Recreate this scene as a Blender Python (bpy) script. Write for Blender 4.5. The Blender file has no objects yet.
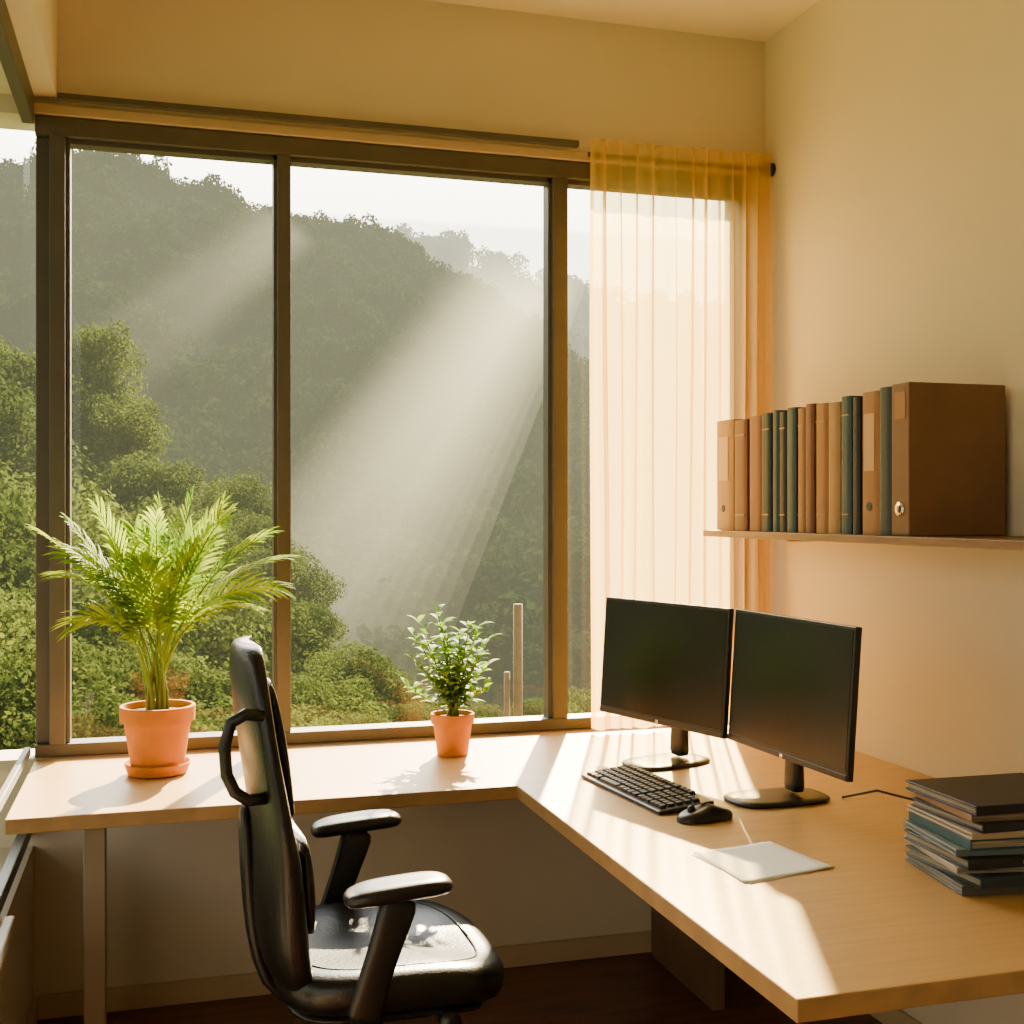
import bpy, bmesh, math, random
import numpy as np
from mathutils import Vector, Matrix, noise
random.seed(7); np.random.seed(7)
S=bpy.context.scene
COL=S.collection
# ------------------------------------------------------------------ materials
def mat(name,color=(.5,.5,.5),rough=.5,metal=0,spec=.5,noise_amt=0,noise_scale=8,stretch=(1,1,1),bump=0,bump_scale=200,color2=None,sheen=0,coat=0):
    m=bpy.data.materials.new(name); m.use_nodes=True
    nt=m.node_tree; b=nt.nodes['Principled BSDF']
    b.inputs['Base Color'].default_value=(*color,1); b.inputs['Roughness'].default_value=rough
    b.inputs['Metallic'].default_value=metal; b.inputs['Specular IOR Level'].default_value=spec
    b.inputs['Coat Weight'].default_value=coat
    tc=nt.nodes.new('ShaderNodeTexCoord'); mp=nt.nodes.new('ShaderNodeMapping')
    mp.inputs['Scale'].default_value=stretch; nt.links.new(tc.outputs['Object'],mp.inputs['Vector'])
    if noise_amt>0 or color2:
        n=nt.nodes.new('ShaderNodeTexNoise'); n.inputs['Scale'].default_value=noise_scale; n.inputs['Detail'].default_value=6
        nt.links.new(mp.outputs[0],n.inputs['Vector'])
        r=nt.nodes.new('ShaderNodeValToRGB')
        c2=color2 or tuple(c*(1-noise_amt) for c in color)
        r.color_ramp.elements[0].position=.35; r.color_ramp.elements[1].position=.65
        r.color_ramp.elements[0].color=(*c2,1); r.color_ramp.elements[1].color=(*color,1)
        nt.links.new(n.outputs['Fac'],r.inputs['Fac']); nt.links.new(r.outputs[0],b.inputs['Base Color'])
    if bump>0:
        n2=nt.nodes.new('ShaderNodeTexNoise'); n2.inputs['Scale'].default_value=bump_scale
        bp=nt.nodes.new('ShaderNodeBump'); bp.inputs['Strength'].default_value=bump; bp.inputs['Distance'].default_value=.002
        nt.links.new(mp.outputs[0],n2.inputs['Vector']); nt.links.new(n2.outputs['Fac'],bp.inputs['Height']); nt.links.new(bp.outputs[0],b.inputs['Normal'])
    return m
def leafmat(name,c1,c2,trans=.5,scale=6,rough=.45,simple=False):
    m=bpy.data.materials.new(name); m.use_nodes=True; nt=m.node_tree
    b=nt.nodes['Principled BSDF']; out=nt.nodes['Material Output']
    if simple:
        nt.nodes.remove(b); b=nt.nodes.new('ShaderNodeBsdfDiffuse')
    tc=nt.nodes.new('ShaderNodeTexCoord'); n=nt.nodes.new('ShaderNodeTexNoise'); n.inputs['Scale'].default_value=scale
    r=nt.nodes.new('ShaderNodeValToRGB'); r.color_ramp.elements[0].color=(*c1,1); r.color_ramp.elements[1].color=(*c2,1)
    r.color_ramp.elements[0].position=.35; r.color_ramp.elements[1].position=.65
    nt.links.new(tc.outputs['Object'],n.inputs['Vector']); nt.links.new(n.outputs['Fac'],r.inputs['Fac'])
    nt.links.new(r.outputs[0],b.inputs[0])
    if not simple: b.inputs['Roughness'].default_value=rough; b.inputs['Specular IOR Level'].default_value=.25
    t=nt.nodes.new('ShaderNodeBsdfTranslucent'); nt.links.new(r.outputs[0],t.inputs['Color'])
    mx=nt.nodes.new('ShaderNodeMixShader'); mx.inputs[0].default_value=trans
    nt.links.new(b.outputs[0],mx.inputs[1]); nt.links.new(t.outputs[0],mx.inputs[2]); nt.links.new(mx.outputs[0],out.inputs['Surface'])
    return m
M_wall=mat('wall_paint',(.68,.60,.46),.85,noise_amt=.05,noise_scale=1.5,bump=.15,bump_scale=150)
M_ceil=mat('ceiling_paint',(.76,.67,.52),.9,noise_amt=.03,noise_scale=2)
M_wood=mat('desk_maple',(.58,.345,.125),.36,color2=(.51,.295,.10),noise_scale=5,stretch=(1.2,14,14))
M_edge=mat('desk_edge',(.44,.25,.09),.45,noise_amt=.2,noise_scale=20)
M_panel=mat('desk_panel_dark',(.16,.10,.055),.5,noise_amt=.2,noise_scale=8)
M_leg=mat('desk_leg_taupe',(.26,.20,.13),.5,noise_amt=.1,noise_scale=8)
M_frame=mat('window_frame_bronze',(.095,.082,.062),.5,metal=.2,noise_amt=.1,noise_scale=10)
M_floor=mat('floor_wood',(.20,.07,.03),.35,color2=(.11,.035,.015),noise_scale=4,stretch=(1,9,1))
M_trim=mat('trim_paint',(.50,.38,.23),.5,noise_amt=.05)
M_sill=mat('sill_stone',(.62,.56,.45),.45,noise_amt=.1,noise_scale=30)
M_shelf=mat('shelf_walnut',(.24,.13,.06),.45,color2=(.16,.085,.04),noise_scale=6,stretch=(14,1,14))
M_blackplastic=mat('black_plastic',(.010,.0098,.0095),.34,bump=.1,bump_scale=600,spec=.45)
M_leather=mat('black_leather',(.007,.0068,.0065),.31,bump=.35,bump_scale=160,spec=.45)
M_screen=mat('screen_glass',(.004,.0045,.0035),.26,spec=.3)
M_key=mat('key_plastic',(.018,.017,.016),.5)
M_terra=mat('terracotta',(.56,.19,.022),.75,noise_amt=.18,noise_scale=14,bump=.3,bump_scale=90,spec=.15)
M_soil=mat('soil',(.05,.03,.018),.95,noise_amt=.5,noise_scale=60,bump=.9,bump_scale=120)
M_paper=mat('paper_white',(.86,.84,.80),.8)
M_pages=mat('page_edges',(.42,.37,.29),.85,noise_amt=.6,noise_scale=10,stretch=(1,1,90))
M_chrome=mat('metal_ring',(.7,.68,.62),.25,metal=1)
M_label=mat('label_paper',(.52,.34,.17),.7)
M_stem=mat('stem_green',(.20,.28,.04),.6,noise_amt=.3,spec=.2)
M_bark=mat('bark',(.10,.07,.045),.9,noise_amt=.4,noise_scale=5)
M_palm=leafmat('palm_leaf',(.085,.19,.006),(.36,.46,.010),.5,9,.6)
M_shrub=leafmat('shrub_leaf',(.055,.15,.010),(.24,.38,.018),.5,14,.6)
M_tree=leafmat('tree_foliage',(.038,.060,.011),(.125,.155,.026),.35,.5,.8,True)
M_far=leafmat('forest_foliage',(.018,.032,.012),(.045,.066,.020),.3,.15,.9,True)
M_ground=mat('ground_grass',(.12,.15,.04),.95,color2=(.06,.08,.02),noise_scale=.4)
M_hill=mat('hill_earth',(.03,.05,.015),.95,color2=(.018,.03,.01),noise_scale=.1)
M_eave=mat('eave_paint',(.22,.23,.19),.8,noise_amt=.05)
M_reflpost=mat('reflection_tan',(.26,.15,.045),.8,noise_amt=.2)  # tan of the posts that imitate reflections in the glass
def glassmat():
    m=bpy.data.materials.new('window_glass'); m.use_nodes=True; nt=m.node_tree; nt.nodes.remove(nt.nodes['Principled BSDF'])
    out=nt.nodes['Material Output']; t=nt.nodes.new('ShaderNodeBsdfTransparent'); t.inputs[0].default_value=(.97,.98,.96,1)
    g=nt.nodes.new('ShaderNodeBsdfGlossy'); g.inputs['Roughness'].default_value=.01
    mx=nt.nodes.new('ShaderNodeMixShader'); mx.inputs[0].default_value=.03
    nt.links.new(t.outputs[0],mx.inputs[1]); nt.links.new(g.outputs[0],mx.inputs[2]); nt.links.new(mx.outputs[0],out.inputs['Surface'])
    return m
M_glass=glassmat()
def curtainmat():
    m=bpy.data.materials.new('sheer_curtain'); m.use_nodes=True; nt=m.node_tree; nt.nodes.remove(nt.nodes['Principled BSDF'])
    out=nt.nodes['Material Output']; t=nt.nodes.new('ShaderNodeBsdfTransparent'); t.inputs[0].default_value=(1,.88,.52,1)
    d=nt.nodes.new('ShaderNodeBsdfDiffuse'); d.inputs[0].default_value=(.92,.60,.20,1)
    tr=nt.nodes.new('ShaderNodeBsdfTranslucent'); tr.inputs[0].default_value=(.98,.75,.29,1)
    m1=nt.nodes.new('ShaderNodeMixShader'); m1.inputs[0].default_value=.72
    nt.links.new(d.outputs[0],m1.inputs[1]); nt.links.new(tr.outputs[0],m1.inputs[2])
    lw=nt.nodes.new('ShaderNodeLayerWeight'); lw.inputs['Blend'].default_value=.40
    mr=nt.nodes.new('ShaderNodeMapRange'); mr.inputs['To Min'].default_value=.42; mr.inputs['To Max'].default_value=1.0
    nt.links.new(lw.outputs['Facing'],mr.inputs['Value'])
    m2=nt.nodes.new('ShaderNodeMixShader'); nt.links.new(mr.outputs[0],m2.inputs[0])
    nt.links.new(t.outputs[0],m2.inputs[1]); nt.links.new(m1.outputs[0],m2.inputs[2]); nt.links.new(m2.outputs[0],out.inputs['Surface'])
    return m
M_curtain=curtainmat()
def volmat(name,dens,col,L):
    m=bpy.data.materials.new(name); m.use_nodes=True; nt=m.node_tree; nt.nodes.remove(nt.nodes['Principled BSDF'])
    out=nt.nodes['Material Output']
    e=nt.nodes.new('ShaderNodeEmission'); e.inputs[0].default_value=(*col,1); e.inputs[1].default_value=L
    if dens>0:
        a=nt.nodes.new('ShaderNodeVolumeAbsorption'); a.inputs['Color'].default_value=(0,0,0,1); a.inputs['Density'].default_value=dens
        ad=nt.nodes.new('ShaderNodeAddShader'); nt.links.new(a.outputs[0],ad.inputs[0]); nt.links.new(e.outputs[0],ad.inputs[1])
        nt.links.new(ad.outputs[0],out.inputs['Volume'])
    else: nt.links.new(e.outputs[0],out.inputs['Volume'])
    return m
# ------------------------------------------------------------------ helpers
def empty(name,loc):
    e=bpy.data.objects.new(name,None); e.location=loc; e.empty_display_size=.1; COL.objects.link(e); return e
def link(name,me,parent=None,smooth=False):
    o=bpy.data.objects.new(name,me); COL.objects.link(o)
    if parent:
        o.parent=parent; o.matrix_parent_inverse=Matrix.Translation(-Vector(parent.location))
    if smooth:
        for p in me.polygons: p.use_smooth=True
    return o
def from_py(name,v,f,mats,parent=None,smooth=False,mi=None):
    me=bpy.data.meshes.new(name); me.from_pydata([tuple(a) for a in v],[],f)
    for m in (mats if isinstance(mats,list) else [mats]): me.materials.append(m)
    if mi: me.polygons.foreach_set('material_index',mi)
    me.update()
    return link(name,me,parent,smooth)
def add_bevel(o,w,seg=2):
    b=o.modifiers.new('bevel','BEVEL'); b.width=w; b.segments=seg; b.limit_method='ANGLE'; b.angle_limit=math.radians(40)
    return o
def box(name,x0,x1,y0,y1,z0,z1,m,parent=None,bev=0):
    v=[(x,y,z) for x in(x0,x1) for y in(y0,y1) for z in(z0,z1)]
    f=[(0,1,3,2),(4,6,7,5),(0,4,5,1),(2,3,7,6),(0,2,6,4),(1,5,7,3)]
    o=from_py(name,v,f,m,parent)
    if bev: add_bevel(o,bev)
    return o
def boxv(V,F,c,sx,sy,sz,R=None,taper=1):
    b=len(V); c=Vector(c)
    for x in(-1,1):
        for y in(-1,1):
            for z in(-1,1):
                k=taper if z>0 else 1
                p=Vector((x*sx/2*k,y*sy/2*k,z*sz/2))
                if R: p=R@p
                V.append(p+c)
    F+= [tuple(i+b for i in q) for q in[(0,1,3,2),(4,6,7,5),(0,4,5,1),(2,3,7,6),(0,2,6,4),(1,5,7,3)]]
def lathe(name,prof,c,m,parent=None,n=48,closed=False):
    V=[];F=[]
    for r,z in prof:
        for i in range(n):
            a=2*math.pi*i/n; V.append((c[0]+r*math.cos(a),c[1]+r*math.sin(a),c[2]+z))
    k=len(prof)
    for j in range(k-1):
        for i in range(n):
            F.append((j*n+i,j*n+(i+1)%n,(j+1)*n+(i+1)%n,(j+1)*n+i))
    if prof[0][0]>1e-4: F.append(tuple(reversed(range(n))))
    if prof[-1][0]>1e-4: F.append(tuple((k-1)*n+i for i in range(n)))
    o=from_py(name,V,F,m,parent)
    for p in o.data.polygons: p.use_smooth=len(p.vertices)==4
    e=o.modifiers.new('es','EDGE_SPLIT'); e.split_angle=math.radians(40)
    return o
def tubev(V,F,pts,rad,n=8):
    b=len(V); P=[Vector(p) for p in pts]
    if not hasattr(rad,'__len__'): rad=[rad]*len(P)
    for i,p in enumerate(P):
        t=(P[min(i+1,len(P)-1)]-P[max(i-1,0)]).normalized()
        u=t.orthogonal().normalized() if i==0 else (u-t*u.dot(t)).normalized()
        w=t.cross(u)
        for k in range(n):
            a=2*math.pi*k/n; V.append(p+(u*math.cos(a)+w*math.sin(a))*rad[i])
    for i in range(len(P)-1):
        for k in range(n):
            F.append((b+i*n+k,b+i*n+(k+1)%n,b+(i+1)*n+(k+1)%n,b+(i+1)*n+k))
    F.append(tuple(b+k for k in reversed(range(n)))); F.append(tuple(b+(len(P)-1)*n+k for k in range(n)))
def tube(name,pts,rad,m,parent=None,n=12):
    V=[];F=[];tubev(V,F,pts,rad,n); return from_py(name,V,F,m,parent,True)
def loft(name,rings,m,parent=None,sub=1):
    n=len(rings[0]);V=[p for r in rings for p in r];F=[]
    for j in range(len(rings)-1):
        for i in range(n): F.append((j*n+i,j*n+(i+1)%n,(j+1)*n+(i+1)%n,(j+1)*n+i))
    F.append(tuple(reversed(range(n)))); F.append(tuple((len(rings)-1)*n+i for i in range(n)))
    o=from_py(name,V,F,m,parent,True)
    bm=bmesh.new(); bm.from_mesh(o.data); bmesh.ops.recalc_face_normals(bm,faces=bm.faces); bm.to_mesh(o.data); bm.free()
    if sub:
        s=o.modifiers.new('sub','SUBSURF'); s.levels=sub; s.render_levels=sub
    return o
def superell(a,b,e,n=24):
    out=[]
    for i in range(n):
        t=2*math.pi*i/n; c,s=math.cos(t),math.sin(t)
        out.append((a*math.copysign(abs(c)**(2/e),c),b*math.copysign(abs(s)**(2/e),s)))
    return out
# ------------------------------------------------------------------ room
XL,XR,YB,YF,ZC=-.35,1.99,3.70,-1.9,3.07
D=.75
box('floor',XL-.2,XR+.2,YF-.2,YB+.2,-.1,0,M_floor)
box('ceiling',XL-.2,XR+.2,YF-.2,YB+.2,ZC,ZC+.12,M_ceil)
box('wall_right',XR,XR+.15,YF,YB+.2,0,ZC,M_wall)
box('wall_rear',XL-.15,XR+.15,YF-.15,YF,0,ZC,M_wall)
wb=empty('wall_back',(0.8,YB+.08,0))
WX0,WX1,WZ0,WZ1=-.345,1.915,.752,2.60
box('under_window',XL-.15,XR+.0,YB,YB+.16,0,WZ0-.002,M_wall,wb)
box('over_window',XL-.15,XR+.0,YB,YB+.16,WZ1+.002,ZC,M_wall,wb)
box('right_pier',WX1,XR,YB,YB+.16,WZ0-.002,WZ1+.002,M_wall,wb)
wl=empty('wall_left',(XL-.08,1.5,0))
LZ0,LZ1,LY0=.50,2.62,-.9
box('below_window',XL-.15,XL,YF,YB,0,LZ0,M_wall,wl)
box('above_window',XL-.15,-.285,YF,YB,2.655,ZC,M_wall,wl)
box('near_pier',XL-.15,XL,YF,LY0,LZ0,2.654,M_wall,wl)
box('trim_1',XL+.001,1.93,YB-.022,YB-.001,2.602,2.632,M_trim,None,.003)
box('baseboard_back',XL+.001,XR-.001,YB-.014,YB-.001,0.001,.07,M_trim,None,.003)
box('baseboard_left',XL+.001,XL+.014,YF+.01,YB-.02,0.001,.07,M_trim,None,.003)
box('baseboard_right',XR-.014,XR-.001,YF+.01,YB-.02,0.001,.07,M_trim,None,.003)
box('trim_2',XL-.05,XL+.03,LY0,2.98,LZ0+.001,LZ0+.03,M_sill,None,.004)
w1=empty('window_1',(.8,YB,.75))
fy0,fy1=YB-.012,YB+.07
box('head',WX0,WX1,fy0,fy1,2.545,2.60,M_frame,w1,.003)
box('head_bead',WX0+.06,WX1-.04,fy0+.02,fy1-.01,2.53,2.546,M_frame,w1)
box('bottom_rail',WX0,WX1,fy0,fy1,.754,.79,M_frame,w1,.003)
box('jamb_left',-.305,-.262,fy0-.01,fy1,.79,2.545,M_frame,w1,.003)
box('corner_post',WX0,-.306,fy0+.03,fy1,.79,2.545,M_frame,w1,.003)
box('jamb_left_inner',-.262,-.250,fy0+.015,fy1-.01,.79,2.545,M_frame,w1,.002)
box('mullion_1',.342,.382,fy0,fy1,.79,2.545,M_frame,w1,.003)
box('mullion_1_bead',.332,.342,fy0+.02,fy1-.01,.79,2.545,M_frame,w1)
box('mullion_2',1.210,1.222,fy0+.02,fy1-.01,.79,2.545,M_frame,w1)
box('mullion_2_post',1.222,1.272,fy0,fy1,.79,2.545,M_frame,w1,.003)
box('jamb_right',1.885,WX1,fy0,fy1,.79,2.545,M_frame,w1,.003)
for i,(a,b) in enumerate([(-.25,.332),(.382,1.21),(1.272,1.885)]):
    from_py('glass_pane_%d'%i,[(a,YB+.03,.79),(b,YB+.03,.79),(b,YB+.03,2.535),(a,YB+.03,2.535)],[(0,1,2,3)],M_glass,w1)
w2=empty('window_2',(XL,1.5,.53))
lx0,lx1=XL-.03,XL-.002
box('head',lx0,lx1+.006,LY0,YB-.002,LZ1-.045,2.654,M_frame,w2,.003)
box('bottom_rail',lx0,lx1,LY0,YB-.002,LZ0+.032,LZ0+.07,M_frame,w2,.003)
box('transom',lx0+.006,lx1-.004,LY0,YB-.002,.76,.785,M_frame,w2,.003)
for i,y in enumerate([LY0,.55,2.05]):
    box('post_%d'%i,lx0,lx1,y,y+.05,LZ0+.07,LZ1-.045,M_frame,w2,.003)
from_py('glass_pane',[(XL-.014,LY0,LZ0+.05),(XL-.014,YB+.06,LZ0+.05),(XL-.014,YB+.06,LZ1-.03),(XL-.014,LY0,LZ1-.03)],[(0,1,2,3)],M_glass,w2)
box('curtain_track',-.283,1.30,YB-.045,YB-.023,2.640,2.660,M_frame,None,.003)
rod=empty('curtain_rod',(1.6,3.65,2.615))
tube('rod',[(1.33,3.655,2.617),(1.975,3.655,2.617)],.008,M_blackplastic,rod)
tube('finial',[(1.962,3.645,2.617),(1.987,3.645,2.617)],.022,M_blackplastic,rod,16)
tube('bracket',[(1.35,3.655,2.617),(1.35,3.697,2.617)],.006,M_blackplastic,rod)
def curtain():
    V=[];F=[]; nx,nz_=420,60; x0,x1=1.318,1.945
    for j in range(nz_+1):
        t=j/nz_; z=2.652-(2.652-.765)*t
        for i in range(nx+1):
            s=i/nx
            w=s*2*math.pi*11.5+ 2.2*math.sin(s*8)+.5*math.sin(t*3+s*20)
            amp=.022*(.5+.5*min(1,t*3))*(.7+.45*math.sin(s*23+t))
            y=3.607+amp*math.sin(w)+.006*math.sin(w*2.3+1.3+t)*(.3+t)
            x=x0+(x1-x0)*s+.014*math.cos(w)+.008*math.sin(t*2.2+s*5)*t
            zz=z+(.003*math.cos(w) if j==0 else 0)
            V.append((x,min(y,3.644),zz))
    for j in range(nz_):
        for i in range(nx):
            a=j*(nx+1)+i; F.append((a,a+1,a+nx+2,a+nx+1))
    from_py('sheer_curtain',V,F,M_curtain,None,True)
curtain()
# ------------------------------------------------------------------ desk
desk=empty('corner_desk',(1.0,3.0,0))
T=.036; DX=.89; DY=2.985; DN=1.56
def slab(name,poly,z0,z1,mt,me_,parent):
    n=len(poly); V=[(x,y,z0) for x,y in poly]+[(x,y,z1) for x,y in poly]
    F=[tuple(reversed(range(n))),tuple(range(n,2*n))]+[(i,(i+1)%n,n+(i+1)%n,n+i) for i in range(n)]
    o=from_py(name,V,F,[mt,me_],parent,mi=[1,0]+[1]*n); add_bevel(o,.003,2); return o
slab('worktop',[(XL+.006,DY),(DX,DY),(DX,DN),(XR-.004,DN),(XR-.004,3.684),(XL+.006,3.684)],D-T,D,M_wood,M_edge,desk)
box('leg_panel',-.175,-.125,3.03,3.10,.001,D-T,M_leg,desk,.003)
box('leg_gable',1.55,1.59,3.20,3.66,.001,D-T,M_panel,desk,.003)
box('leg_gable_near',1.55,1.95,1.70,1.735,.001,D-T,M_panel,desk,.003)
# ------------------------------------------------------------------ shelf + binders
ST=1.402
sh=empty('wall_shelf',(1.83,2.8,ST))
box('board',1.675,XR-.001,1.45,3.53,ST-.020,ST,M_shelf,sh,.002)
for i,y in enumerate((1.9,3.2)):
    box('bracket_%d'%i,1.80,XR-.001,y,y+.02,ST-.030,ST-.020,M_shelf,sh)
bd=empty('binder_row',(1.83,3.0,ST))
def px2y(px,x):
    u=(px-512)/1200; return x/((.2815+u*.9596)/(.9596-u*.2815))
cols={'tan':(.34,.195,.075),'brown':(.17,.065,.028),'red':(.23,.085,.034),'dk':(.018,.036,.045),'teal':(.032,.068,.085),'or':(.32,.15,.05),'blk':(.013,.018,.026),'box':(.18,.09,.038)}
BM={k:mat('binder_'+k,v,.6,noise_amt=.12,noise_scale=12,bump=.2,bump_scale=120) for k,v in cols.items()}
row=[(714,731,'tan',.345),(732,745,'brown',.338),(746,759,'red',.343),(760,769,'dk',.346),(770,776,'teal',.35),(777,784,'blk',.342),(785,794,'teal',.35),(795,803,'or',.344),(804,812,'brown',.352),(813,825,'or',.348),(826,838,'tan',.345),(839,849,'teal',.356),(850,857,'blk',.350),(858,876,'or',.358),(877,890,'dk',.362)]
bx0,bx1=1.697,1.965
for i,(a,b,c,h) in enumerate(row):
    ya,yb=px2y(a+.6,bx0),px2y(b+.2,bx0)
    xx=bx0+random.uniform(0,.007)
    w=ya-yb; th=min(.0022,w*.15)
    V=[];F=[]; n=8; prof=[]
    for k in range(n+1):
        t=k/n; prof.append((xx+.006*(2*t-1)**4,ya-w*t))
    prof+= [(xx+.009,yb),(xx+.009,ya)]
    m_=len(prof)
    V=[(x,y,ST+.001) for x,y in prof]+[(x,y,ST+.001+h) for x,y in prof]
    F=[tuple(reversed(range(m_))),tuple(range(m_,2*m_))]+[(q,(q+1)%m_,m_+(q+1)%m_,m_+q) for q in range(m_)]
    for yy in(ya-th/2,yb+th/2): boxv(V,F,((xx+.008+bx1)/2,yy,ST+.001+h/2),bx1-xx-.008,th,h)
    o=from_py('binder_cover_%d'%i,V,F,BM[c],bd)
    bm=bmesh.new(); bm.from_mesh(o.data); bmesh.ops.recalc_face_normals(bm,faces=bm.faces); bm.to_mesh(o.data); bm.free()
    box('binder_pages_%d'%i,xx+.009,bx1-.01,yb+th+.0005,ya-th-.0005,ST+.004,ST+h-.012,M_pages,bd)
    if i in(0,13):
        box('binder_label_%d'%i,xx-.0012,xx+.001,yb+w*.22,ya-w*.22,ST+h*.45,ST+h*.85,M_label,bd)
        V=[];F=[];tubev(V,F,[(xx-.002,(ya+yb)/2,ST+h*.2),(xx+.002,(ya+yb)/2,ST+h*.2)],min(.011,w*.25),16)
        from_py('binder_ring_%d'%i,V,F,BM['dk'],bd)
    elif i%2==1:
        for zz in (.14,.86):
            box('binder_band_%d_%d'%(i,int(zz*100)),xx-.0006,xx+.004,yb+w*.12,ya-w*.12,ST+h*zz,ST+h*zz+.004,BM['tan'],bd)
fy1_,fy0_=px2y(891.5,bx0),px2y(909,bx0)
box('box_file_body',bx0,bx1+.003,fy0_,fy1_,ST+.001,ST+.366,BM['box'],bd,.003)
box('box_file_label',bx0-.0012,bx0-.0001,fy0_+.014,fy1_-.014,ST+.28,ST+.345,BM['or'],bd)
tube('box_file_ring',[(bx0-.003,(fy0_+fy1_)/2,ST+.065),(bx0+.001,(fy0_+fy1_)/2,ST+.065)],.017,M_chrome,bd,24)
tube('box_file_ring_hole',[(bx0-.004,(fy0_+fy1_)/2,ST+.065),(bx0+.001,(fy0_+fy1_)/2,ST+.065)],.009,M_blackplastic,bd,24)
# ------------------------------------------------------------------ monitors
def monitor(pc,facing,zb,stand):
    w,h=.524,.338
    e=empty('computer_monitor',(pc[0],pc[1],D))
    n=Vector((facing[0],facing[1],0)).normalized(); r=Vector((-n.y,n.x,0)); up=Vector((0,0,1))
    tilt=math.radians(4)
    nn=(n*math.cos(tilt)+up*math.sin(tilt)); uu=nn.cross(Vector((-r.x,-r.y,0))).normalized()
    if uu.z<0: uu=-uu
    C=Vector((pc[0],pc[1],zb+h/2))
    def rb(name,cw,ch,cn,sw,shh,sn,m,bev):
        V=[]
        for a in(-1,1):
            for b in(-1,1):
                for c in(-1,1):
                    V.append(C+r*(cw+a*sw/2)+uu*(ch+b*shh/2)+nn*(cn+c*sn/2))
        F=[(0,1,3,2),(4,6,7,5),(0,4,5,1),(2,3,7,6),(0,2,6,4),(1,5,7,3)]
        o=from_py(name,V,F,m,e)
        bm=bmesh.new(); bm.from_mesh(o.data); bmesh.ops.recalc_face_normals(bm,faces=bm.faces); bm.to_mesh(o.data); bm.free()
        if bev: add_bevel(o,bev,3)
    rb('bezel',0,0,-.009,w,h,.018,M_blackplastic,.003)
    rb('rear_housing',0,-.01,-.030,w*.62,h*.6,.03,M_blackplastic,.01)
    rb('screen',0,.006,.0006,w-.014,h-.030,.001,M_screen,0)
    rb('chin',0,-h/2+.008,.001,w-.004,.012,.003,M_blackplastic,.001)
    rb('logo',0,-h/2+.008,.003,.012,.008,.001,M_chrome,0)
    s=Vector((stand[0],stand[1],0))
    def ring(z,a,b,cx=0):
        return [s+n*(p+cx)+r*q+up*z for p,q in superell(a,b,4,16)]
    loft('neck',[ring(D+.012,.018,.035),ring(D+.05,.015,.03),ring(D+.12,.014,.028),ring(D+.30,.014,.028)],M_blackplastic,e,1)
    loft('neck_joint',[[C+r*p+uu*(q-.01)+nn*k for p,q in superell(.05,.05,5,16)] for k in(-.040,-.055,-.075)],M_blackplastic,e,0)
    def bring(z,a,b): return [s+n*(p+.05)+r*q+up*z for p,q in superell(a,b,3.2,32)]
    loft('base_plate',[bring(D+.001,.128,.080),bring(D+.006,.130,.082),bring(D+.010,.127,.079),bring(D+.012,.10,.06)],M_blackplastic,e,0)
monitor((1.332,3.078),(-.957,-.29),.872,(1.42,3.145))
monitor((1.432,2.560),(-1,-.045),.872,(1.51,2.66))
tube('power_cable',[(1.62,2.62,D+.004),(1.68,2.56,D+.03),(1.75,2.53,D+.012),(1.80,2.47,D+.004),(1.86,2.48,D+.02),(1.95,2.52,D+.004)],.003,M_blackplastic)
# ------------------------------------------------------------------ keyboard
kb=empty('keyboard',(1.17,2.82,D))
ang=math.radians(95.5)
Rk=Matrix.Rotation(ang,3,'Z'); kc=Vector((1.173,2.815,D))
V=[];F=[]
L,W=.430,.150
P=[(-L/2,-W/2),(L/2,-W/2),(L/2,W/2),(-L/2,W/2)]
pl=[kc+Rk@Vector((x,y,0)) for x,y in P]
V=[];hz=[.022,.022,.010,.010]
for i,p in enumerate(pl): V.append(p+Vector((0,0,.001)))
for i,p in enumerate(pl): V.append(p+Vector((0,0,hz[i])))
F=[(3,2,1,0),(4,5,6,7)]+[(i,(i+1)%4,4+(i+1)%4,4+i) for i in range(4)]
add_bevel(from_py('case',V,F,M_blackplastic,kb),.003,2)
V=[];F=[]
tiltm=Rk@Matrix.Rotation(-math.atan2(.012,W),3,'X')
def kz(y): return .022+(.010-.022)*((y+W/2)/W)
for r_ in range(6):
    y=-W/2+.014+r_*.0225+(.003 if r_>0 else 0)
    widths=[.0165]*13+[.030] if r_<5 else [.022,.02,.022,.105,.022,.02,.022,.022]
    sc=.277/(sum(widths)+.003*(len(widths)-1))
    blocks=[]
    xx=L/2-.010
    for wd in widths:
        blocks.append((xx-wd*sc/2,wd*sc)); xx-=(wd+.003)*sc
    for k in range(3): blocks.append((L/2-.010-.277-.010-.0095-k*.019,.0165))
    if r_ not in(0,):
        for k in range(3): blocks.append((L/2-.010-.277-.010-.0095-.062-k*.019,.0165))
    for bx_,wd in blocks:
        if bx_-wd/2<-L/2+.002: continue
        boxv(V,F,kc+Rk@Vector((bx_,y,0))+Vector((0,0,kz(y)+.0035)),wd,.0175,.008,tiltm,.82)
from_py('keys',V,F,M_key,kb)
ms=empty('computer_mouse',(1.205,2.535,D))
def mouse():
    c=Vector((1.205,2.530,D)); Rm=Matrix.Rotation(math.radians(8),3,'Z')
    rings=[]
    nst=12
    for k in range(nst+1):
        t=k/nst; z=.002+.034*t
        s=math.sqrt(max(0,1-(t*.97)**2.6))
        rings.append([c+Rm@Vector((p*s+.006*t,q*(s*.98),z*(1-.18*(p/.06)**2*t))) for p,q in superell(.070,.036,2.5,32)])
    loft('shell',rings,M_blackplastic,ms,0)
    tube('wheel',[c+Rm@Vector((-.036,-.004,.028)),c+Rm@Vector((-.036,.004,.028))],.009,M_key,ms,16)
mouse()
pp=empty('paper_sheet',(1.17,2.2,D))
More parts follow.
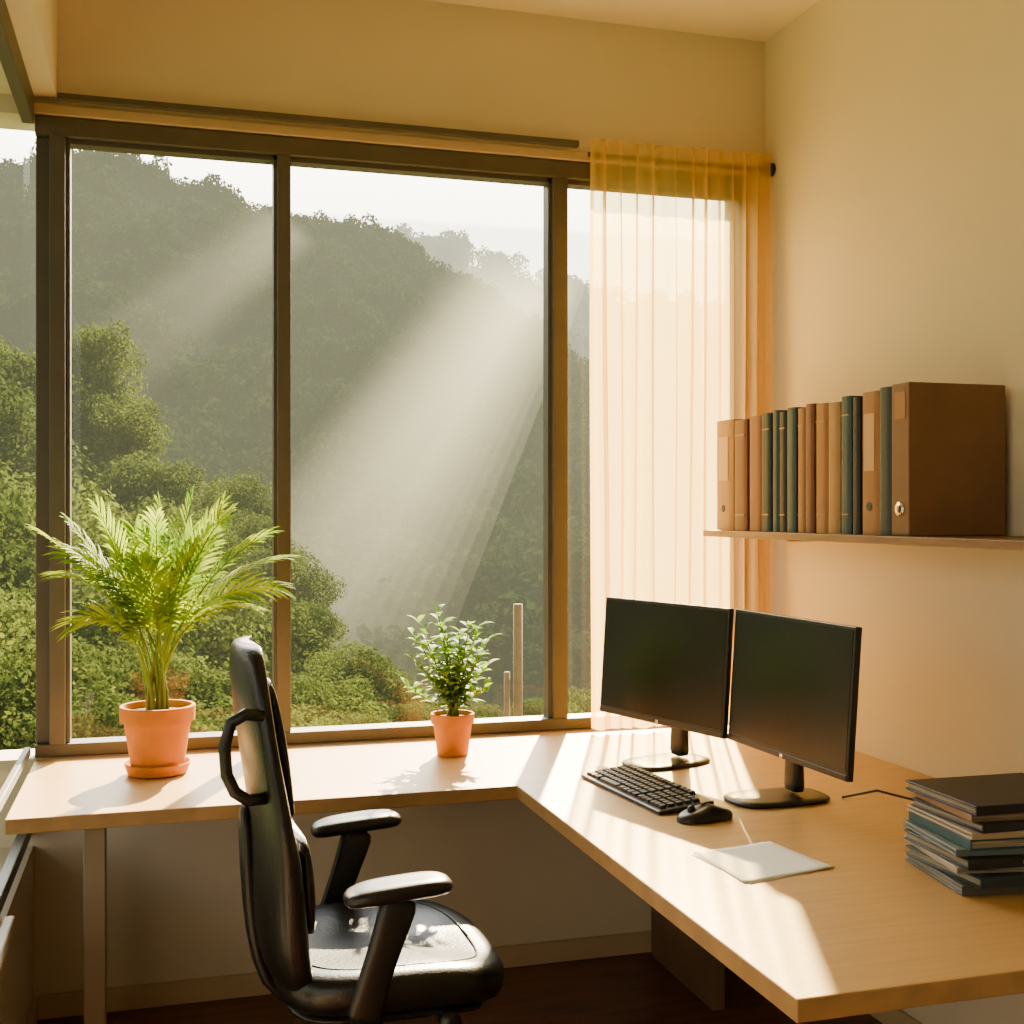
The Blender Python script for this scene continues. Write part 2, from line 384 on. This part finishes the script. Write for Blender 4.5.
def sheet(name,cs,z,curl):
    V=[];F=[];n=12
    for j in range(n+1):
        for i in range(n+1):
            a=i/n;b=j/n
            p=Vector(cs[0])*(1-a)*(1-b)+Vector(cs[1])*a*(1-b)+Vector(cs[2])*a*b+Vector(cs[3])*(1-a)*b
            V.append((p.x,p.y,z+curl*max(0,a-.5)**2+curl*.6*max(0,b-.6)**2))
    for j in range(n):
        for i in range(n): k=j*(n+1)+i;F.append((k,k+1,k+n+2,k+n+1))
    o=from_py(name,V,F,M_paper,pp,True); so=o.modifiers.new('s','SOLIDIFY');so.thickness=.0004
sheet('sheet_bottom',[(1.055,2.276),(1.245,2.322),(1.292,2.118),(1.080,2.065)],D+.0008,.003)
sheet('sheet_top',[(1.066,2.292),(1.256,2.314),(1.283,2.111),(1.071,2.072)],D+.0016,.008)
# ------------------------------------------------------------------ book stack
bs=empty('book_stack',(1.585,2.0,D))
cv=[(.10,.10,.085),(.03,.05,.06),(.38,.33,.26),(.02,.022,.025),(.16,.20,.19),(.02,.085,.10),(.45,.36,.25),(.015,.018,.03),(.26,.15,.08),(.008,.010,.018)]
th=[.018,.020,.011,.019,.013,.021,.012,.017,.013,.018]
z=D+.001
for i,(c,t) in enumerate(zip(cv,th)):
    m=mat('book_cover_%d'%i,c,.45,noise_amt=.15,spec=.35)
    a=math.radians(random.uniform(-6,6)+(-6)); R=Matrix.Rotation(a,3,'Z')
    w=.285+random.uniform(-.02,.012); l=.225+random.uniform(-.014,.01)
    cc=Vector((1.578+random.uniform(-.010,.010),1.985+random.uniform(-.008,.008),z+t/2))
    V=[];F=[]
    boxv(V,F,cc+Vector((0,0,t/2-.002)),w,l,.004,R); boxv(V,F,cc-Vector((0,0,t/2-.002)),w,l,.004,R)
    if i%3!=2: boxv(V,F,cc+R@Vector((0,-(l/2-.001),0)),w,.003,t,R)
    else: boxv(V,F,cc+R@Vector((-(w/2-.001),0,0)),.003,l,t,R)
    add_bevel(from_py('cover_%d'%i,V,F,m,bs),.0008,1)
    V=[];F=[]; boxv(V,F,cc,w-.010,l-.008,t-.008,R); from_py('pages_%d'%i,V,F,M_pages,bs)
    if i in(1,3,5,8):
        V=[];F=[]; boxv(V,F,cc+R@Vector((.02,-(l/2+.0008),0)),.09,.0008,t*.4,R); from_py('spine_title_%d'%i,V,F,M_label,bs)
    z+=t+.0006
# ------------------------------------------------------------------ pots
def pot(e,c,rt,rb,h,saucer):
    z0=0
    if saucer:
        lathe('saucer',[(rb*.9,0.001),(rb*1.15,0.004),(rb*1.28,.030),(rb*1.24,.033),(rb*1.10,.012),(0,.010)],c,M_terra,e)
        z0=.011
    lathe('pot',[(0,z0+.001),(rb,z0+.001),(rt*.88,z0+h*.74),(rt*.885,z0+h*.76),(rt*.985,z0+h*.765),(rt,z0+h*.99),(rt*.985,z0+h),(rt*.90,z0+h),(rt*.87,z0+h*.85)],c,M_terra,e)
    lathe('soil',[(rt*.875,z0+h*.85),(rt*.8,z0+h*.90),(0,z0+h*.93)],c,M_soil,e,32)
    return z0+h*.9
pe=empty('potted_palm',(-.006,3.40,D))
pc=(-.006,3.40,D); zt=pot(pe,pc,.100,.068,.175,True)
def leaflet(V,F,base,d,side_n,length,width,droop):
    b=len(V); n=5
    sd=d.cross(side_n).normalized()
    for k in range(n+1):
        t=k/n; p=base+d*length*t+Vector((0,0,-droop*length*t*t))
        wv=width*math.sin(math.pi*min(1,(t*.85+.12)))*(1 if t<1 else .05)
        V.append(p+sd*wv/2+side_n*wv*.18); V.append(p); V.append(p-sd*wv/2+side_n*wv*.18)
    for k in range(n):
        a=b+3*k; F.append((a,a+1,a+4,a+3)); F.append((a+1,a+2,a+5,a+4))
rnd=random.Random(3)
def frond(VS,FS,VL,FL,base,az,R,H,kd,nl=22,ll=.120,ycomp=.6):
    d=Vector((math.cos(az),math.sin(az)*ycomp,0)); pts=[]
    N=24
    for k in range(N+1):
        t=k/N; pts.append(base+d*R*(t**1.7)+Vector((0,0,H*((1+kd)*t-kd*t**2.6))))
    tubev(VS,FS,pts,[.0045*(1-.75*k/N) for k in range(N+1)],6)
    roll=rnd.uniform(-.6,.6)
    for k in range(nl):
        t=.42+.57*k/(nl-1); i=min(N-1,int(t*N)); f=t*N-i
        p=pts[i].lerp(pts[i+1],f); tg=(pts[i+1]-pts[i]).normalized()
        side=tg.cross(Vector((0,0,1)))
        if side.length<.3: side=Vector((.5-d.y,-.8+d.x,0))
        side=Matrix.Rotation(roll,3,tg)@side.normalized(); upn=side.cross(tg).normalized()
        s=(k/(nl-1)); ln=ll*(.5+.9*math.sin(math.pi*(.15+.72*s)))*.78*rnd.uniform(.85,1.12)
        for sg in(-1,1):
            spread=1.1-.75*s
            dd=(tg*.95+side*sg*spread+upn*.25+Vector((rnd.uniform(-.06,.06),rnd.uniform(-.06,.06),rnd.uniform(-.1,.06)))).normalized()
            leaflet(VL,FL,p,dd,upn,ln,.0098,.34)
VS=[];FS=[];VL=[];FL=[]
b0=Vector((pc[0],pc[1],D+zt))
for az,R,H,kd in [(178,.30,.50,.22),(190,.25,.38,.6),(184,.27,.44,.4),(160,.22,.52,.12),(125,.15,.50,.05),(90,.10,.58,0),(62,.17,.60,.05),(35,.24,.55,.2),(12,.36,.42,.45),(2,.36,.34,.75),(-8,.30,.49,.3),(-30,.20,.53,.15),(-60,.18,.46,.3),(-110,.20,.42,.35),(-150,.24,.44,.3),(-170,.17,.56,.06),(18,.22,.58,.08),(205,.20,.26,.9),(-22,.26,.29,.8),(-95,.07,.54,0),(172,.11,.47,0),(10,.12,.50,0)]:
    o=b0+Vector((rnd.uniform(-.03,.03),rnd.uniform(-.03,.03),0))
    frond(VS,FS,VL,FL,o,math.radians(az+rnd.uniform(-5,5)),R*.95,H*.97,kd)
from_py('frond_stems',VS,FS,M_stem,pe,True); from_py('frond_leaflets',VL,FL,M_palm,pe,True)
se=empty('potted_shrub',(.822,3.42,D)); sc_=(.822,3.42,D); zt=pot(se,sc_,.064,.045,.122,False)
VS=[];FS=[];VL=[];FL=[]
sp_=[(185,.055,.31),(175,.12,.24),(200,.135,.17),(150,.09,.20),(10,.05,.27),(-5,.11,.22),(20,.12,.14),(-40,.09,.19),(90,.06,.22),(-90,.06,.20),(60,.08,.17),(-130,.10,.15),(120,.04,.27),(-20,.12,.08),(190,.13,.09),(-70,.02,.25),(230,.07,.24),(170,.09,.28),(15,.08,.26),(-10,.06,.10),(185,.06,.10)]
for s,(azd,R,H) in enumerate(sp_):
    az=math.radians(azd)
    base=Vector(sc_)+Vector((rnd.uniform(-.018,.018),rnd.uniform(-.018,.018),zt))
    d=Vector((math.cos(az),math.sin(az),0)); N=10; pts=[]
    for k in range(N+1):
        t=k/N; pts.append(base+d*R*t**1.3+Vector((0,0,H*t)))
    tubev(VS,FS,pts,[.0026*(1-.5*k/N) for k in range(N+1)],6)
    nl=17
    for k in range(nl):
        t=.3+.7*k/(nl-1); i=min(N-1,int(t*N)); p=pts[i].lerp(pts[i+1],t*N-i)
        a=k*2.4+s; el=.1+.75*t*rnd.uniform(.6,1.2)
        dd=Vector((math.cos(a)*math.cos(el),math.sin(a)*math.cos(el),math.sin(el)))
        upn=(Vector((0,0,1))-dd*dd.z).normalized()
        leaflet(VL,FL,p,dd,upn,rnd.uniform(.045,.072),rnd.uniform(.017,.025),.35)
from_py('branches',VS,FS,M_stem,se,True); from_py('leaves',VL,FL,M_shrub,se,True)
# ------------------------------------------------------------------ office chair
ch=empty('office_chair',(.45,2.58,0)); CY=2.58
def back_ring(z,xc,tx,wy,curve=.03,e=3.4):
    out=[]
    for p,q in superell(tx/2,wy/2,e,36):
        out.append(Vector((xc+p+curve*(abs(q)/(wy/2))**2,CY+q,z)))
    return out
prof=[(.475,.262,.02,.30),(.485,.255,.06,.36),(.53,.240,.080,.43),(.60,.228,.085,.45),(.68,.222,.082,.46),(.76,.218,.075,.46),(.80,.212,.066,.46),(.84,.206,.058,.46),(.90,.196,.054,.45),(.98,.182,.052,.435),(1.05,.172,.050,.41),(1.12,.164,.050,.36),(1.165,.160,.046,.31),(1.185,.160,.034,.26),(1.192,.160,.014,.2)]
loft('backrest',[back_ring(z,x,t,w) for z,x,t,w in prof],M_leather,ch,1)
def cush(name,z0,z1,xa,xb,w):
    rings=[]
    for k in range(7):
        t=k/6; z=z0+(z1-z0)*t; x=xa+(xb-xa)*t; s=math.sin(math.pi*(.12+.76*t))
        rings.append(back_ring(z,x,.045*s+.008,w*(.86+.14*s),.03,3))
    loft(name,rings,M_leather,ch,1)
cush('lumbar_cushion',.60,.81,.262,.250,.38)
cush('upper_cushion',.83,1.13,.228,.182,.34)
def bar(name,pts,w,t,m=M_blackplastic):
    rings=[];P=[Vector(p) for p in pts]
    for i,p in enumerate(P):
        tg=(P[min(i+1,len(P)-1)]-P[max(i-1,0)]).normalized(); side=Vector((0,1,0)); side=(side-tg*side.dot(tg)).normalized(); nn=tg.cross(side)
        rings.append([p+nn*a+side*b for a,b in superell(t[i]/2 if hasattr(t,'__len__') else t/2,w/2,3,16)])
    return loft(name,rings,m,ch,1)
bar('spine_bar',[(.170,CY,.86),(.175,CY,.72),(.185,CY,.58),(.21,CY,.47),(.27,CY,.425),(.42,CY,.42)],.085,.03)
yy=CY-.19
tube('side_loop',[(.195,yy,1.060),(.160,yy,1.066),(.132,yy,1.050),(.120,yy,1.005),(.124,yy,.95),(.140,yy,.915),(.165,yy,.897),(.200,yy,.900)],.0125,M_blackplastic,ch,10)
def seat_ring(z,x0,x1,wy,e=4,dz=0):
    cx=(x0+x1)/2; out=[]
    for p,q in superell((x1-x0)/2,wy/2,e,40):
        f=max(0,(p/((x1-x0)/2))); drop=-.030*f**3
        out.append(Vector((cx+p,CY+q,z+drop+dz*(abs(q)/(wy/2))**2)))
    return out
loft('seat_pan',[seat_ring(.440,.27,.62,.40,4),seat_ring(.452,.24,.665,.46,4),seat_ring(.468,.235,.675,.475,4)],M_blackplastic,ch,1)
loft('seat_cushion',[seat_ring(.462,.235,.68,.46,3.6),seat_ring(.475,.225,.70,.50,3.6),seat_ring(.515,.22,.712,.512,3.6),seat_ring(.538,.225,.705,.50,3.4),seat_ring(.547,.24,.68,.46,3.2,.004),seat_ring(.545,.28,.63,.36,3,.004),seat_ring(.540,.36,.54,.18,3)],M_leather,ch,1)
tube('seat_seam',[seat_ring(.548,.265,.655,.41,3.2)[i%40] for i in range(41)],.0028,M_leather,ch,6)
for sg,nm in((-1,'near'),(1,'far')):
    yy=CY+sg*.262
    def pr(z,x0,x1,w,e=3.4):
        cx=(x0+x1)/2
        return [Vector((cx+p,yy+q,z+.008*(p/.11)-.006*(p/.11)**2*abs(p/.11))) for p,q in superell((x1-x0)/2,w/2,e,28)]
    loft('armrest_pad_'+nm,[pr(.705,.36,.53,.06),pr(.708,.345,.55,.085),pr(.722,.338,.558,.098),pr(.735,.343,.552,.092),pr(.740,.37,.53,.07),pr(.740,.40,.50,.03)],M_blackplastic,ch,1)
    bar('arm_post_'+nm,[(.455,yy,.712),(.440,yy,.66),(.415,yy,.59),(.385,yy,.50),(.375,yy,.46)],.034,[.085,.072,.064,.066,.07])
    loft('arm_foot_'+nm,[[Vector((.38+a,y_,.437+b)) for a,b in superell(.04,.013,3,16)] for y_ in ((yy+sg*.016),CY+sg*.06)],M_blackplastic,ch,0)
    tube('arm_elbow_'+nm,[(.375,yy,.47),(.378,yy,.437)],.024,M_blackplastic,ch,12)
tube('adjuster_knob',[(.56,CY-.24,.435),(.56,CY-.20,.435)],.022,M_blackplastic,ch,16)
tube('adjuster_rod',[(.56,CY-.21,.435),(.52,CY,.425)],.006,M_chrome,ch,8)
box('mechanism',.36,.56,CY-.09,CY+.09,.385,.442,M_blackplastic,ch,.012)
lathe('gas_column',[(.025,.10),(.025,.28),(.017,.285),(.017,.39)],(.45,CY,0),M_blackplastic,ch,20)
lathe('hub',[(.03,.07),(.048,.075),(.048,.115),(.032,.13)],(.45,CY,0),M_blackplastic,ch,24)
for k in range(5):
    a=math.radians(72*k+20); d=Vector((math.cos(a),math.sin(a),0)); c=Vector((.45,CY,0)); s=Vector((-d.y,d.x,0))
    rings=[]
    for t,z,w,h in((.02,.10,.05,.05),(.15,.098,.042,.038),(.26,.088,.034,.028),(.30,.082,.030,.024)):
        rings.append([c+d*t+s*a_+Vector((0,0,z+b_)) for a_,b_ in superell(w/2,h/2,3,16)])
    loft('base_arm_%d'%k,rings,M_blackplastic,ch,0)
    for q in(-1,1):
        pc_=c+d*.29+s*q*.018
        tube('caster_%d_%s'%(k,'a' if q<0 else 'b'),[pc_+s*q*-.008+Vector((0,0,.031)),pc_+s*q*.010+Vector((0,0,.031))],.030,M_blackplastic,ch,20)
    tube('caster_stem_%d'%k,[c+d*.29+Vector((0,0,.03)),c+d*.29+Vector((0,0,.085))],.010,M_blackplastic,ch,10)
# ------------------------------------------------------------------ exterior
box('roof_eave',-3.6,-.52,-1.5,5.15,3.0,3.14,M_eave)
def az_px(px): return math.atan(.29337)+math.atan((px-512)/1200)
def interp(x,tab):
    if x<=tab[0][0]: return tab[0][1]
    for (a,b),(c,d) in zip(tab,tab[1:]):
        if x<=c: return b+(d-b)*(x-a)/(c-a)
    return tab[-1][1]
def ridge_tab(lst,R,ch_):
    out=[]
    for px,y in lst:
        dx=(px-512)/1200; out.append((az_px(px),1.46+R*((512-y)/1200)/math.sqrt(1+dx*dx)-ch_))
    return out
R1,R2=125.,230.
tab1=ridge_tab([(-400,190),(-100,175),(0,160),(70,150),(130,156),(200,184),(270,212),(350,220),(400,244),(450,270),(500,302),(548,340),(620,400),(760,450),(1000,470)],R1,3.2)
tab2=ridge_tab([(-400,330),(100,330),(300,260),(350,244),(400,234),(450,232),(500,248),(548,266),(600,274),(700,300),(850,340),(1000,360)],R2,5)
def nz(x,y,s): return noise.noise(Vector((x*s,y*s,3.1)))
def h1(az,r):
    t=min(1,max(0,(r-38)/(R1-38))); t2=t**1.15
    base=-7+ (interp(az,tab1)+7)*t2
    if r>R1: base-= (r-R1)*.25
    return base+ nz(r*math.sin(az),r*math.cos(az),.05)*2.2*math.sin(math.pi*min(1,t))
def h2(az,r):
    t=min(1,max(0,(r-150)/(R2-150)))
    b=-5+(interp(az,tab2)+5)*t
    if r>R2: b-=(r-R2)*.3
    return b+nz(r*math.sin(az),r*math.cos(az),.03)*2
def terrain(name,hf,r0,r1,nr,a0,a1,na,m):
    V=[];F=[]
    for j in range(nr+1):
        r=r0+(r1-r0)*j/nr
        for i in range(na+1):
            a=a0+(a1-a0)*i/na; V.append((r*math.sin(a),r*math.cos(a),hf(a,r)))
    for j in range(nr):
        for i in range(na): k=j*(na+1)+i;F.append((k,k+1,k+na+2,k+na+1))
    return from_py(name,V,F,m,None,True)
terrain('hill',h1,38,150,50,-1.5,1.2,120,M_hill)
terrain('hill',h2,150,260,30,-.9,1.2,100,M_hill)
def gnd(a,r):
    t=min(1,max(0,(r-6)/32)); return -4.0-3.0*t+nz(r*math.sin(a),r*math.cos(a),.2)*.3
terrain('ground',gnd,5.2,38.5,30,-2.2,1.5,80,M_ground)
def crown_mesh(name,m,nclump,nleaf,leaf,R=1.0,flat=.8,seed=1):
    rs=np.random.RandomState(seed)
    c=rs.normal(size=(nclump,3)); c/=np.linalg.norm(c,axis=1)[:,None]; c*= (rs.rand(nclump,1)**.5)*.68*R; c[:,2]*=flat
    cr=(rs.rand(nclump)*.16+.24)*R
    k=rs.randint(0,nclump,nleaf)
    d=rs.normal(size=(nleaf,3)); d/=np.linalg.norm(d,axis=1)[:,None]
    p=c[k]+d*(cr[k]*(.68+.42*rs.rand(nleaf)))[:,None]*np.array([1,1,.85])
    t=rs.normal(size=(nleaf,3)); t-=d*np.sum(t*d,axis=1)[:,None]*.7; t/=np.linalg.norm(t,axis=1)[:,None]
    b=np.cross(t,d+rs.normal(size=(nleaf,3))*.5); b/=np.linalg.norm(b,axis=1)[:,None]
    s=(leaf*(.6+.8*rs.rand(nleaf)))[:,None]
    q=np.stack([p-t*s,p+b*s*.55,p+t*s,p-b*s*.55],axis=1).reshape(-1,3)
    me=bpy.data.meshes.new(name); me.vertices.add(len(q)); me.vertices.foreach_set('co',q.ravel().astype(np.float32))
    me.loops.add(len(q)); me.loops.foreach_set('vertex_index',np.arange(len(q),dtype=np.int32))
    me.polygons.add(nleaf); me.polygons.foreach_set('loop_start',np.arange(0,4*nleaf,4,dtype=np.int32))
    me.polygons.foreach_set('loop_total',np.full(nleaf,4,dtype=np.int32))
    me.materials.append(m); me.update(calc_edges=True)
    return me
def inst(name,me,loc,s,parent,rz,sz=1.0):
    o=bpy.data.objects.new(name,me); COL.objects.link(o); o.parent=parent
    o.location=Vector(loc)-Vector(parent.location); o.scale=(s,s,s*sz); o.rotation_euler=(0,0,rz)
    return o
far=[crown_mesh('far_crown_%d'%i,M_far,16,2200,.062,1,.75,20+i) for i in range(3)]
fe=empty('hillside_forest',(30,90,0))
rr=random.Random(5)
cnt=0
for (r0,r1,n,hf,smin,smax) in((42,127,1100,h1,2.2,4.4),(190,234,300,h2,4,7)):
    for k in range(n):
        r=math.sqrt(rr.uniform(r0*r0,r1*r1)); a=rr.uniform(-.42,.80)
        s=rr.uniform(smin,smax); z=hf(a,r)
        inst('crown_%d'%cnt,far[cnt%3],(r*math.sin(a),r*math.cos(a),z+s*.35),s,fe,rr.uniform(0,6.28),rr.uniform(.8,1.25)); cnt+=1
for k in range(150):
    a=-.30+1.05*k/150; s=rr.uniform(1.8,3.8)
    inst('ridge_crown_%d'%k,far[k%3],((R1)*math.sin(a),(R1)*math.cos(a),h1(a,R1)+s*.3),s,fe,rr.uniform(0,6.28),rr.uniform(.9,1.5))
near=[crown_mesh('near_crown_%d'%i,M_tree,40,17000,.027,1,.85,50+i) for i in range(3)]
ge=empty('garden_trees',(0,20,-5))
def place(px,y,depth,s,sz=1.0):
    u=(px-512)/1200; x=depth*(.2815+u*.9596); yy=depth*(.9596-u*.2815); zt=1.46+(512-y)/1200*depth
    zc=zt-s*.88*sz
    k=place.k; place.k+=1
    inst('crown_%d'%k,near[k%3],(x,yy,zc),s,ge,rr.uniform(0,6.28),sz)
    g=gnd(math.atan2(x,yy),math.hypot(x,yy))-.3
    V=[];F=[];tubev(V,F,[(x,yy,g),(x+.1,yy,(g+zc)/2),(x,yy,zc+s*.3)],[.05*s+.05,.04*s+.04,.03*s],8)
    from_py('trunk_%d'%k,V,F,M_bark,ge,True)
place.k=0
for a in [(95,306,30,1.5,1.3),(70,345,29,1.9,1.1),(118,380,28,1.3,1.1),(10,318,27,2.0,1.1),(-60,330,24,2.6,1.1),(75,420,26,2.3,1.0),(150,438,25,1.6,1.0),(10,440,17,1.9,1),(-90,420,15,2.2,1),
          (120,480,19,1.8,1),(200,492,22,1.3,1),(235,458,26,1.2,1.1),(262,500,24,1.1,1.1),(292,535,23,1.1,1),(170,540,16,1.5,1),(70,545,13,1.4,1),(-40,540,12,1.5,1),(20,600,10,1.1,1),(240,570,17,1.5,1),(300,590,18,.8,1),
          (130,620,12,1.1,.9),(210,640,12,1.1,.9),(345,630,15,.9,.9),(320,660,13,.8,.8),(385,668,15,.8,.8),(420,694,14,.6,.7),(250,685,10,.9,.8),(480,694,17,.7,.8),(540,688,19,.8,.8),(600,670,20,1.2,.9),(700,640,20,1.4,1),(350,705,11,.6,.7),(60,660,9.5,.9,.9),(150,690,9.5,.8,.8)]:
    place(*a)
def prism(name,v8,m):
    F=[(0,3,2,1),(4,5,6,7),(0,1,5,4),(1,2,6,5),(2,3,7,6),(3,0,4,7)]
    o=from_py(name,v8,F,m)
    bm=bmesh.new(); bm.from_mesh(o.data); bmesh.ops.recalc_face_normals(bm,faces=bm.faces); bm.to_mesh(o.data); bm.free()
    return o
def wp(px,y,d):
    u=(px-512)/1200; return (d*(.2815+u*.9596),d*(.9596-u*.2815),1.46+(512-y)/1200*d)
fn=empty('reflection_posts',wp(530,700,14))  # added tan posts stand in for pale reflections in the window glass
for k,(px,yt,r_) in enumerate([(518,604,.055),(507,672,.035)]):
    tube('post_%d'%k,[wp(px,900,14),wp(px,yt,14)],r_,M_reflpost,fn,10)
DN_=.0088; LH=.60  # mist emits its own light in place of scattered daylight
prism('valley_mist_glow',[(-150,7,-14),(150,7,-14),(250,140,-14),(-250,140,-14),(-150,7,1.2),(150,7,1.2),(250,140,47),(-250,140,47)],
      volmat('mist_glow',DN_,(1,.98,.60),DN_*LH))
DB=.006  # far mist glows too, so the back ridge turns pale
prism('valley_mist_glow',[(-150,150,-14),(250,150,-14),(350,235,-14),(-250,235,-14),(-150,150,38),(250,150,38),(350,235,60),(-250,235,60)],
      volmat('mist_glow_far',DB,(1,.96,.70),DB*5.2))
def glow_shaft(nm,top_a,top_b,bot_a,bot_b,dt,db,tt,tb,E):  # self-glowing prism standing in for a beam of sunlight
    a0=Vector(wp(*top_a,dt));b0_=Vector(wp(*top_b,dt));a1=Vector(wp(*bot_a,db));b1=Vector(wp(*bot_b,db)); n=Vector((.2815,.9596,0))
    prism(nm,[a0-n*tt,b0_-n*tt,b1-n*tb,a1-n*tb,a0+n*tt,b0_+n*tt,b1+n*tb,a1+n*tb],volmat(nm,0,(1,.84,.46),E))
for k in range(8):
    glow_shaft('sun_shaft_glow',(474+k*6,258+k*5),(590-k*6,276),(140+14*k,640),(400-k*19,770-k*4),52,38,5.5,.45,.037)
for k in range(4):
    glow_shaft('sun_shaft_glow',(262+k*4,208+k*5),(316-k*5,236),(20+k*16,372-k*8),(115-k*10,436-k*8),70,50,3,.3,.026)
# ------------------------------------------------------------------ light
az,el=math.radians(23),math.radians(33)
w=bpy.data.worlds.new('World'); S.world=w; w.use_nodes=True; nt=w.node_tree
bg=nt.nodes['Background']; tc=nt.nodes.new('ShaderNodeTexCoord'); sp=nt.nodes.new('ShaderNodeSeparateXYZ'); nt.links.new(tc.outputs['Generated'],sp.inputs[0])
rp=nt.nodes.new('ShaderNodeValToRGB'); mr=nt.nodes.new('ShaderNodeMapRange'); mr.inputs['From Min'].default_value=-1
nt.links.new(sp.outputs['Z'],mr.inputs['Value']); nt.links.new(mr.outputs[0],rp.inputs[0])
cr=rp.color_ramp; cr.elements[0].position=.45; cr.elements[0].color=(.04,.045,.02,1); cr.elements[1].position=1; cr.elements[1].color=(.50,.62,.80,1)
e=cr.elements.new(.50); e.color=(1,.92,.70,1); e=cr.elements.new(.70); e.color=(.96,.91,.77,1)
vd=nt.nodes.new('ShaderNodeVectorMath'); vd.operation='DOT_PRODUCT'; vd.inputs[1].default_value=(math.sin(az)*math.cos(.30),math.cos(az)*math.cos(.30),math.sin(.30))
nt.links.new(tc.outputs['Generated'],vd.inputs[0])
m2=nt.nodes.new('ShaderNodeMapRange'); m2.interpolation_type='SMOOTHSTEP'
m2.inputs['From Min'].default_value=.62; m2.inputs['From Max'].default_value=.96; m2.inputs['To Min'].default_value=2.0; m2.inputs['To Max'].default_value=26
nt.links.new(vd.outputs['Value'],m2.inputs['Value'])
nt.links.new(rp.outputs[0],bg.inputs[0]); nt.links.new(m2.outputs[0],bg.inputs[1])
sd=Vector((-math.sin(az)*math.cos(el),-math.cos(az)*math.cos(el),-math.sin(el)))
l=bpy.data.lights.new('sun','SUN'); l.energy=66; l.angle=math.radians(.9); l.color=(1,.78,.48)
lo=bpy.data.objects.new('sun',l); lo.rotation_euler=sd.to_track_quat('-Z','Y').to_euler(); lo.location=(10,20,20); COL.objects.link(lo)
# ------------------------------------------------------------------ camera
cam=bpy.data.cameras.new('camera'); cam.sensor_width=36; cam.lens=36*1200/1024; cam.clip_end=2000; cam.clip_start=.05
co=bpy.data.objects.new('camera',cam); COL.objects.link(co); co.location=(0,0,1.46)
th_=math.atan(.29337); co.rotation_euler=(math.radians(90),0,-th_)
S.camera=co
